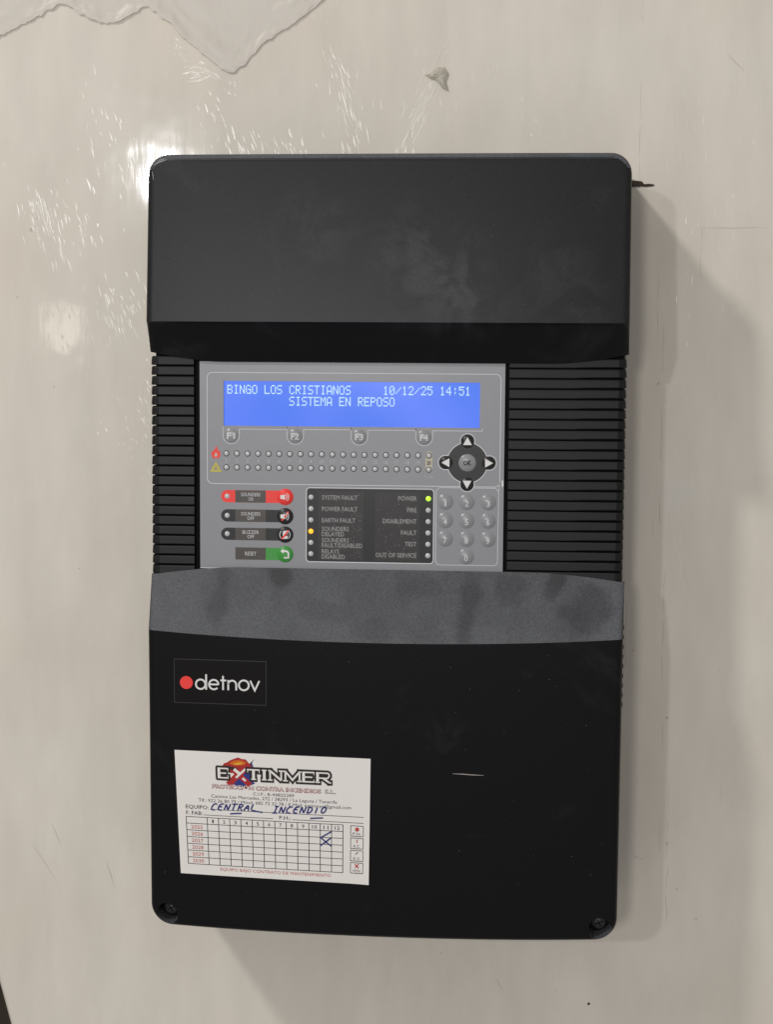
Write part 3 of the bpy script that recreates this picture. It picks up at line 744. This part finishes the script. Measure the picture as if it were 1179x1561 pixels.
# control bars with round keys
def spk(mb, mp, m):      # little horn with sound waves
    add_poly(mb, [(-2.6, -1.1), (-1.2, -1.1), (0.0, -1.6), (0.0, 1.6), (-1.2, 1.1), (-2.6, 1.1)], mp, m)
    for r_ in (1.7, 2.8): ribbon(mb, circle(-0.6, 0, r_, 8, -50, 50), 0.4, mp, m)
def slash(mb, mp, m): ribbon(mb, [(-1.9, -2.4), (0.4, 0.2), (2.0, 2.7)], 1.0, lambda x, z: (lambda p: (p[0], p[1] - 0.06, p[2]))(mp(x, z)), m)
def buzz(mb, mp, m):
    add_poly(mb, [(-1.2, -2.4), (1.7, -2.2), (1.7, 2.2), (-0.4, 2.4), (-1.2, 1.6)], mp, m)
    for r_ in (3.0,): ribbon(mb, circle(0, 0, r_, 8, -45, 45), 0.4, mp, m); ribbon(mb, circle(0, 0, r_, 8, 135, 225), 0.4, mp, m)
def rst(mb, mp, m):
    ribbon(mb, [(-0.6, -1.9), (2.1, -1.9), (2.1, 0.4)] + circle(0.6, 0.4, 1.5, 6, 0, 90)[1:] + [(-0.8, 1.9)], 1.0, mp, m)
    add_poly(mb, [(-0.7, 3.2), (-0.7, 0.5), (-2.6, 1.9)], mp, m)
bars = [(29.0, 'red', ('SOUNDERS', 'ON'), [(spk, 'white')], True), (17.9, 'black', ('SOUNDERS', 'OFF'), [(spk, 'white'), (slash, 'red')], True),
        (7.3, 'black', ('BUZZER', 'OFF'), [(buzz, 'white'), (slash, 'red')], True), (-4.0, 'green', ('RESET',), [(rst, 'white')], False)]
for z, mt, words, icon, led_ in bars:
    mb = MB(); hh = 3.55
    x_l = -91.6 if led_ else -86.6
    pts = ([(-57.9, z - hh), (-57.9, z + hh)] + circle(-91.6, z, hh, 12, 90, 270)) if led_ else [(-57.9, z - hh), (-57.9, z + hh), (-86.9, z + hh), (-86.9, z - hh)]
    add_poly(mb, pts, P(0.05), 0)
    add_poly(mb, [(-86.9, z - hh + 0.05), (-69.2, z - hh + 0.05), (-69.2, z + hh - 0.05), (-86.9, z + hh - 0.05)], P(0.08), 1)
    if len(words) == 2:
        add_text(mb, words[0], -77.9 - (5.6 if words[0] == 'SOUNDERS' else 4.75), -77.9 + (5.6 if words[0] == 'SOUNDERS' else 4.75), z + 0.1, 2.0, P(0.11), 2)
        w_ = 1.4 if words[1] == 'ON' else 2.0
        add_text(mb, words[1], -77.9 - w_, -77.9 + w_, z - 2.5, 2.0, P(0.11), 2)
    else: add_text(mb, words[0], -81.2, -74.6, z - 1.1, 2.2, P(0.11), 2)
    mb.build('control_bar', [mt, 'slot', 'line'], plate)
    o = key('control_key', -57.9, z, 4.75, 1.3, mt, icon, 3.0); o.location.y -= 0.08 * MM

# status window with its two label slips
st = MB(); SX0, SX1, SZ0, SZ1 = -45.7, 27.4, -8.1, 34.5
add_poly(st, rrect(SX0, SZ0, SX1, SZ1, 2.0), P(0.05), 0); ribbon(st, rrect(SX0, SZ0, SX1, SZ1, 2.0), 0.55, P(0.09), 1, True)
st.build('status_window', ['black', 'line'], plate)
left = ['SYSTEM FAULT', 'POWER FAULT', 'EARTH FAULT', 'SOUNDERS|DELAYED', 'SOUNDERS|FAULT/DISABLED', 'RELAYS|DISABLED']
right = ['POWER', 'FIRE', 'DISABLEMENT', 'FAULT', 'TEST', 'OUT OF SERVICE']
LZ = [29.1, 22.5, 16.0, 9.5, 3.0, -3.5]
for (x0, x1, texts, al) in ((-38.9, -12.7, left, 'L'), (-6.2, 19.6, right, 'R')):
    mb = MB(); add_poly(mb, [(x0, -6.9), (x1, -6.9), (x1, 32.6), (x0, 32.6)], P(0.10), 0)
    for tx, z in zip(texts, LZ):
        ls = tx.split('|'); n_ = len(ls)
        for q, l_ in enumerate(ls):
            w_ = text_w(l_, 2.45) * 0.86; zb = z - 1.2 if n_ == 1 else z + 0.35 - 3.0 * q
            a = x0 + 2.2 if al == 'L' else x1 - 2.0 - w_
            add_text(mb, l_, a, a + w_, zb, 2.45, P(0.14), 1)
            add_text(mb, l_, a + 0.35, a + w_ + 0.35, zb - 0.4, 2.45, P(0.12), 3)    # the word doubled by the film in front of it
    mb.build('label_slip', ['slip', simple('slip_words', (0.33, 0.322, 0.322), 0.5, 0.3), 'line', simple('slip_words_ghost', (0.12, 0.115, 0.115), 0.5, 0.3)], plate)
sb = MB()
for (x0, x1) in ((-37.5, -13.5), (-5.5, 18.5)):
    for k in range(95):
        x = rnd.uniform(x0, x1) if x0 > -20 else x1 - abs(rnd.gauss(0, 8)); z = rnd.uniform(-6, 31.5); r_ = rnd.uniform(0.12, 0.3)
        if x < x0: continue
        add_poly(sb, [(x - r_, z), (x, z - r_), (x + r_ * 1.2, z), (x, z + r_)], P(0.18), 0)
tag(sb.build('film_bubbles', simple('bubble_specks', (0.21, 0.205, 0.205), 0.4, 0.4), plate), kind='stuff')
ld = MB(); dome(ld, 0, 0, 1.45, 0.6, 0, 0, 4, 20); lme = {}
for k, z in enumerate(LZ):
    for x, on in ((-43.0, 'led_yellow' if k == 3 else None), (24.3, 'led_green' if k == 0 else None)):
        mk = on or 'led'
        if mk not in lme:
            lme[mk] = ld.build('status_lamp', mk, plate, (x, PY - 0.12, z)).data
        else: place('status_lamp', lme[mk], plate, (x, PY - 0.12, z))
for z in (29.0, 17.9, 7.3): place('status_lamp', lme['led'], plate, (-91.6, PY - 0.12, z))
# tiny chipped nick at the plate's right edge
nk = MB(); add_poly(nk, [(65.9, 40.2), (66.6, 40.0), (66.8, 37.2), (66.2, 36.0), (65.8, 37.5)], P(0.06), 0); nk.build('chip', 'white', plate)

# ------------------------------------------------------------------ brand badge on the lower cover
def onlow(d): return lambda x, z: (x, -face_low(x, z) - d, z)
bd = MB(); disc = [(-119.5, -88.6), (-66.0, -88.9), (-66.0, -63.3), (-119.5, -63.0)]
f_ = [bd.vert(*onlow(0.35)(x, z)) for x, z in disc]; b_ = [bd.vert(*onlow(-0.5)(x, z)) for x, z in disc]
bd.face(f_)
for i in range(4): bd.face((f_[i], b_[i], b_[(i + 1) % 4], f_[(i + 1) % 4]))
ribbon(bd, [(x + (0.15 if x < -90 else -0.15), z + (0.15 if z < -75 else -0.15)) for x, z in disc], 0.28, onlow(0.38), 1, True)
badge = bd.build('brand_badge', ['badge', simple('badge_edge', (0.05, 0.045, 0.045), 0.4, 0.4)], panel)
dd = MB(); add_poly(dd, circle(-112.3, -76.7, 3.75, 28), onlow(0.45), 0); dd.build('red_dot', 'red', badge)
lt = MB(); W_ = 1.0; ox, oz = -107.2, -80.5; mpb = onlow(0.45)
def S_(pts, closed=False): ribbon(lt, [(ox + x, oz + z) for x, z in pts], W_, mpb, 0, closed)
r_ = 2.75; h_ = 3.05
S_(circle(r_ + .45, h_, r_, 28), True); S_([(6.4, 0), (6.4, 8.9)])                                   # d
S_([(8.1, h_ + .1), (13.6, h_ + .1)]); S_(circle(10.85, h_, r_, 24, 3, 318))                            # e
S_([(16.2, 0), (16.2, 8.2)]); S_([(14.7, 5.6), (18.0, 5.6)])                                         # t
S_([(19.2, 0), (19.2, 5.9)]); S_([(19.2, 3.2)] + circle(21.5, 3.3, 2.3, 12, 180, 0) + [(23.8, 0)])   # n
S_(circle(28.2, h_, r_ + .1, 28), True)                                                              # o
S_([(31.9, 5.8), (34.5, 0.2), (37.1, 5.8)])                                                          # v
lt.build('lettering', 'white', badge)

# ================================================================== THE MAINTENANCE CARD stuck on the lower cover
card = bpy.data.objects.new('maintenance_card', None); col.objects.link(card)
tag(card, 'white printed maintenance card with date grid and blue handwriting on the lower cover', 'card')
CC = [(-119.6, -116.3), (-6.3, -118.2), (-116.5, -189.1), (-7.0, -192.0)]
def cm(d):
    def fn(u, v):          # u to the right, v downwards (mm on the card)
        a, b = u / 112.0, v / 73.3
        x = CC[0][0] * (1 - a) * (1 - b) + CC[1][0] * a * (1 - b) + CC[2][0] * (1 - a) * b + CC[3][0] * a * b
        z = CC[0][1] * (1 - a) * (1 - b) + CC[1][1] * a * (1 - b) + CC[2][1] * (1 - a) * b + CC[3][1] * a * b
        curl = 0.5 * max(0, (a - 0.9) * 10) ** 2 * (0.4 + b)
        return (x, -face_low(x, z) - 0.3 - d - curl, z)
    return fn
def cz(d):                 # same, taking z upwards = -v so that polygons keep their winding
    f = cm(d); return lambda u, nv_: f(u, -nv_)
sh = MB(); gg = []
for j in range(13):
    gg.append([sh.vert(*cm(0)(112 * i / 20, 73.3 * j / 12)) for i in range(21)])
for j in range(12):
    for i in range(20): sh.face((gg[j][i], gg[j + 1][i], gg[j + 1][i + 1], gg[j][i + 1]), 0, False)
so = sh.build('card_sheet', 'paper', card); md = so.modifiers.new('thickness', 'SOLIDIFY'); md.thickness = 0.00025; md.offset = -1

# logo: crest behind the letters
lg = MB()
def LP(pts, d, m): add_poly(lg, [(u, -v) for u, v in pts], cz(d), m)
LP([(27, 8.5), (28.2, 6.6), (30.5, 5.6), (31.5, 4.75), (34, 3.6), (36.5, 2.6), (38.5, 3.4), (41.0, 3.6), (42.5, 5.6), (41.5, 9), (38, 12), (32, 12), (28, 10)], 0.03, 1)
LP([(31.2, 6.4), (34, 4.6), (37.5, 4.1), (40.6, 5.0), (41.6, 6.6), (38.5, 7.1), (35, 7.4)], 0.06, 2)
LP([(33, 7.0), (36, 5.6), (39.8, 5.5), (37.5, 6.8)], 0.09, 3)
LP([(41, 8.5), (44.2, 4.7), (45.6, 9.0), (43.5, 15), (46, 17.6), (42, 19.2), (38, 20.0), (33.0, 18.5), (36, 14.5)], 0.05, 4)
LP([(42.5, 6.8), (46.0, 3.0), (43.6, 6.9)], 0.07, 5)
LP([(31.0, 8.0), (35.4, 8.6), (37.6, 11.0), (34.2, 12.6)], 0.08, 5)
ribbon(lg, [(30.4, -19.0), (36.0, -13.2), (43.2, -6.2)], 3.6, cz(0.11), 0)
ribbon(lg, [(33.6, -10.0), (38.0, -14.0), (43.2, -18.6)], 3.2, cz(0.10), 0)
ribbon(lg, [(34.0, -9.6), (37.2, -12.2)], 1.8, cz(0.13), 6); ribbon(lg, [(35.0, -14.6), (40.6, -9.2)], 1.2, cz(0.14), 6)
ribbon(lg, [(38.8, -14.6), (40.6, -16.2)], 1.2, cz(0.14), 6)
lg.build('logo_crest', ['logo_red', 'logo_red', 'logo_orange', 'logo_yellow', 'logo_blue', 'ink', 'paper'], card)
# slab lettering of the logo: white strokes over a black outline
nm = MB()
def glyph(ch, x, w, top=9.0, bt=15.4):
    l, r_ = x + 0.95, x + w - 0.95; c_ = (l + r_) / 2; mdl = (top + bt) / 2; e = 0.45; sf = 0.75
    v, h = 1.95, 1.2
    t_, b_ = top + e, bt - e
    foot = lambda q, z: ([(q - v / 2 - sf * .5, z), (q + v / 2 + sf * .5, z)], h)
    if ch == 'E': return [([(l, t_), (l, b_)], v), ([(x + .2, t_), (x + w - .2, t_)], h), ([(x + .2, b_), (x + w - .2, b_)], h), ([(l, mdl), (r_ - .5, mdl)], h), ([(x + w - .5, t_), (x + w - .5, t_ + 1.5)], .8), ([(x + w - .5, b_), (x + w - .5, b_ - 1.5)], .8)]
    if ch == 'T': return [([(c_, t_), (c_, b_)], v), ([(x + .1, t_), (x + w - .1, t_)], h), foot(c_, b_), ([(x + .5, t_), (x + .5, t_ + 1.7)], .8), ([(x + w - .5, t_), (x + w - .5, t_ + 1.7)], .8)]
    if ch == 'I': return [([(c_, t_), (c_, b_)], v), foot(c_, t_), foot(c_, b_)]
    if ch == 'N': return [([(l, t_), (l, b_)], 1.3), ([(r_, t_), (r_, b_)], 1.3), ([(l, t_), (r_, b_)], 1.6), foot(l, b_), foot(r_, t_), ([(x - .1, t_), (l + .7, t_)], h)]
    if ch == 'M': return [([(l, t_), (l, b_)], 1.4), ([(r_, t_), (r_, b_)], 1.4), ([(l, t_), (c_, b_ - .6), (r_, t_)], 1.4), foot(l, b_), foot(r_, b_), ([(x - .1, t_), (l + .7, t_)], h), ([(r_ - .7, t_), (x + w + .1, t_)], h)]
    if ch == 'R': return [([(l, t_), (l, b_)], v), ([(x, t_), (r_ - .8, t_)] + [(r_ - .9 + 1.1 * math.sin(a), t_ + 1.35 - 1.35 * math.cos(a)) for a in (0.6, 1.2, 1.9, 2.6)] + [(r_ - .8, mdl + .25), (l, mdl + .25)], h), ([(c_ - .1, mdl + .2), (r_ + .3, b_)], 1.5), foot(l, b_), ([(r_ - .3, b_), (x + w + .3, b_)], h)]
xcur = [('E', 24.3, 6.6), ('T', 41.4, 7.6), ('I', 49.4, 4.0), ('N', 53.8, 8.3), ('M', 62.6, 10.0), ('E', 73.0, 7.4), ('R', 81.0, 8.4)]
for ch, x, w in xcur:
    gl = glyph(ch, x, w)
    for pts, wd in gl:
        pp = [(u, -v) for u, v in pts]
        d = [Vector(pp[0]) - Vector(pp[1]), Vector(pp[-1]) - Vector(pp[-2])]
        ext = [tuple(Vector(pp[0]) + d[0].normalized() * 0.85)] + pp[1:-1] + [tuple(Vector(pp[-1]) + d[1].normalized() * 0.85)]
        ribbon(nm, ext, wd + 2.0, cz(0.16), 0)
        ribbon(nm, pp, wd - 0.4, cz(0.19), 1)
nm.build('logo_lettering', ['ink', 'paper'], card)

pr = MB()
def CT(body, u0, u1, vbase, h, m, bold=0.0, d=0.06): add_text(pr, body, u0, u1, -vbase, h, cz(d), m, bold)
CT('PROTECCI\u00d3N CONTRA INCENDIOS', 21.0, 84.0, 21.3, 2.4, 3, 0.05, 0.16); CT('PROTECCI\u00d3N CONTRA INCENDIOS', 21.2, 83.8, 21.1, 2.1, 2, -0.005, 0.19)
CT('S.L.', 86.0, 92.4, 21.2, 2.3, 0, 0.03, 0.16); CT('S.L.', 86.2, 92.2, 21.1, 2.1, 2, -0.012, 0.19)
CT('C.I.F.: B-44825289', 44.7, 68.4, 24.4, 1.75, 0)
CT('Camino Las Mercedes, 272 / 38293 / La Laguna / Tenerife', 20.2, 93.1, 27.0, 1.85, 0)
CT('Tlf.: 922 26 80 79 / M\u00f3vil: 682 72 32 78 / E-Mail: extinmer@gmail.com', 12.6, 101.2, 29.8, 1.85, 0)
CT('EQUIPO:', 5.0, 18.4, 34.2, 2.2, 0, 0.008); CT('F. FAB:', 5.0, 14.6, 37.8, 2.2, 0, 0.008); CT('P.H.:', 59.6, 66.3, 37.8, 2.1, 0, 0.008)
for (a, b, v) in ((19.2, 108.5, 34.1), (15.4, 56.0, 37.6), (67.2, 108.5, 37.6)): ribbon(pr, [(a, -v), (b, -v)], 0.32, cz(0.06), 0, maxlen=4)
U = [4.9] + [17.3 + 6.608 * k for k in range(13)]; V = [39.1, 43.0] + [43.0 + 4.02 * k for k in range(1, 7)]
for u in U: ribbon(pr, [(u, -39.0), (u, -67.2)], 0.42, cz(0.06), 0, maxlen=4)
for v in V: ribbon(pr, [(4.8, -v), (96.7, -v)], 0.36, cz(0.07), 0, maxlen=4)
for k in range(12):
    c_ = U[1] + 6.608 * (k + 0.5); w_ = 0.9 if k == 0 else (1.4 if k < 9 else 2.9)
    CT(str(k + 1), c_ - w_ / 2, c_ + w_ / 2, 42.15, 2.0, 0, 0.008)
for k in range(6): CT(str(2025 + k), 7.6, 14.4, V[k + 1] + 3.1, 2.1, 1, 0.004)
CT('EQUIPO BAJO CONTRATO DE MANTENIMIENTO', 24.0, 89.7, 70.2, 1.75, 1)
for k, (tx, w_) in enumerate((('P.H.', 4.8), ('R.C.', 4.0), ('R.V.', 4.0), ('VEN.', 5.2))):
    v0 = 39.3 + 7.2 * k
    ribbon(pr, [(101.1, -v0), (108.4, -v0), (108.4, -v0 - 6.1), (101.1, -v0 - 6.1)], 0.36, cz(0.06), 0, True)
    CT(tx, 104.75 - w_ / 2, 104.75 + w_ / 2, v0 + 5.5, 1.6, 0)
add_poly(pr, circle(104.8, -41.4, 1.25, 16), cz(0.05), 1)
ribbon(pr, [(104.8, -47.3), (104.8, -49.2)], 0.6, cz(0.05), 1)
ribbon(pr, [(104.0, -56.0), (105.4, -54.6)], 0.5, cz(0.05), 0)
for s_ in (-1, 1): ribbon(pr, [(104.8 - 1.2 * s_, -61.6), (104.8 + 1.2 * s_, -64.0)], 0.7, cz(0.05 + 0.01 * s_), 1)
pr.build('printed_text', ['ink', 'ink_red', 'paper', simple('dark_red_ink', (0.25, 0.02, 0.025), 0.6, 0.2)], card)

# handwriting in blue pen
hw = MB()
HS = {'C': [[(.95, .85), (.7, 1), (.3, .9), (.05, .5), (.1, .1), (.4, 0), (.8, .08)]], 'E': [[(.95, 1), (.3, .92), (.08, .5), (.1, .05), (.85, .03)], [(.12, .52), (.75, .55)]],
      'N': [[(.05, 0), (.12, .95)], [(.12, .95), (.75, .05)], [(.75, .05), (.95, 1)]], 'T': [[(0, .95), (1.05, 1)], [(.5, .97), (.42, 0)]],
      'R': [[(.15, 0), (.2, .95)], [(.05, .9), (.55, 1), (.9, .85), (.75, .6), (.2, .48)], [(.35, .5), (.95, 0)]], 'A': [[(0, 0), (.6, 1), (.92, 0)], [(.2, .4), (.85, .38)]],
      'L': [[(.2, 1), (.05, .05), (1.0, .02)]], 'I': [[(.2, 1), (.9, 1)], [(.55, 1), (.45, 0)], [(0, 0), (.95, .02)]], 'D': [[(.15, 0), (.2, .95)], [(.02, .95), (.7, .9), (.95, .5), (.65, .1), (.05, .02)]],
      'i': [[(.45, .9), (.4, 0)]], 'O': [[(.55, 1), (.15, .75), (.1, .25), (.45, 0), (.85, .3), (.9, .75), (.6, 1.0), (.35, .95)]]}
def smooth(p):
    for _ in range(2):
        if len(p) < 3: return p
        q = [p[0]]
        for a, b in zip(p, p[1:]): q += [(a[0] * .75 + b[0] * .25, a[1] * .75 + b[1] * .25), (a[0] * .25 + b[0] * .75, a[1] * .25 + b[1] * .75)]
        p = q + [p[-1]]
    return p
def hand(word, u0, u1, v0, v1, h):
    n_ = len(word); st_ = (u1 - u0) / n_
    for k, ch in enumerate(word):
        vb = v0 + (v1 - v0) * k / max(1, n_ - 1)
        for stroke in HS[ch]:
            hw_pts = smooth([(u0 + st_ * (k + 0.78 * x) + 0.32 * h * y, -(vb - h * y) + rnd.uniform(-.06, .06)) for x, y in stroke])
            ribbon(hw, hw_pts, 0.78, cz(0.22 + 0.001 * k), 0)
hand('CENTRAL', 19.6, 46.6, 34.4, 33.6, 3.9); hand('INCENDiO', 55.4, 87.2, 34.2, 33.0, 3.9)
hand_l = [[(30.9, 36.1), (34, 35.7), (37.7, 35.4)], [(77.6, 36.3), (81, 35.9), (85.1, 35.6)], [(89.8, 43.4), (86.6, 45.4), (83.7, 47.2), (86.4, 49.4), (89.8, 51.8)], [(89.7, 47.0), (86.5, 49.6), (83.5, 51.9)], [(44.5, 33.6), (50.0, 34.2)]]
for p in hand_l: ribbon(hw, [(u, -v) for u, v in p], 0.78, cz(0.235), 0)
hw.build('handwriting', 'ink_blue', card)

bpy.data.objects.remove(_fo); bpy.data.curves.remove(_fc)
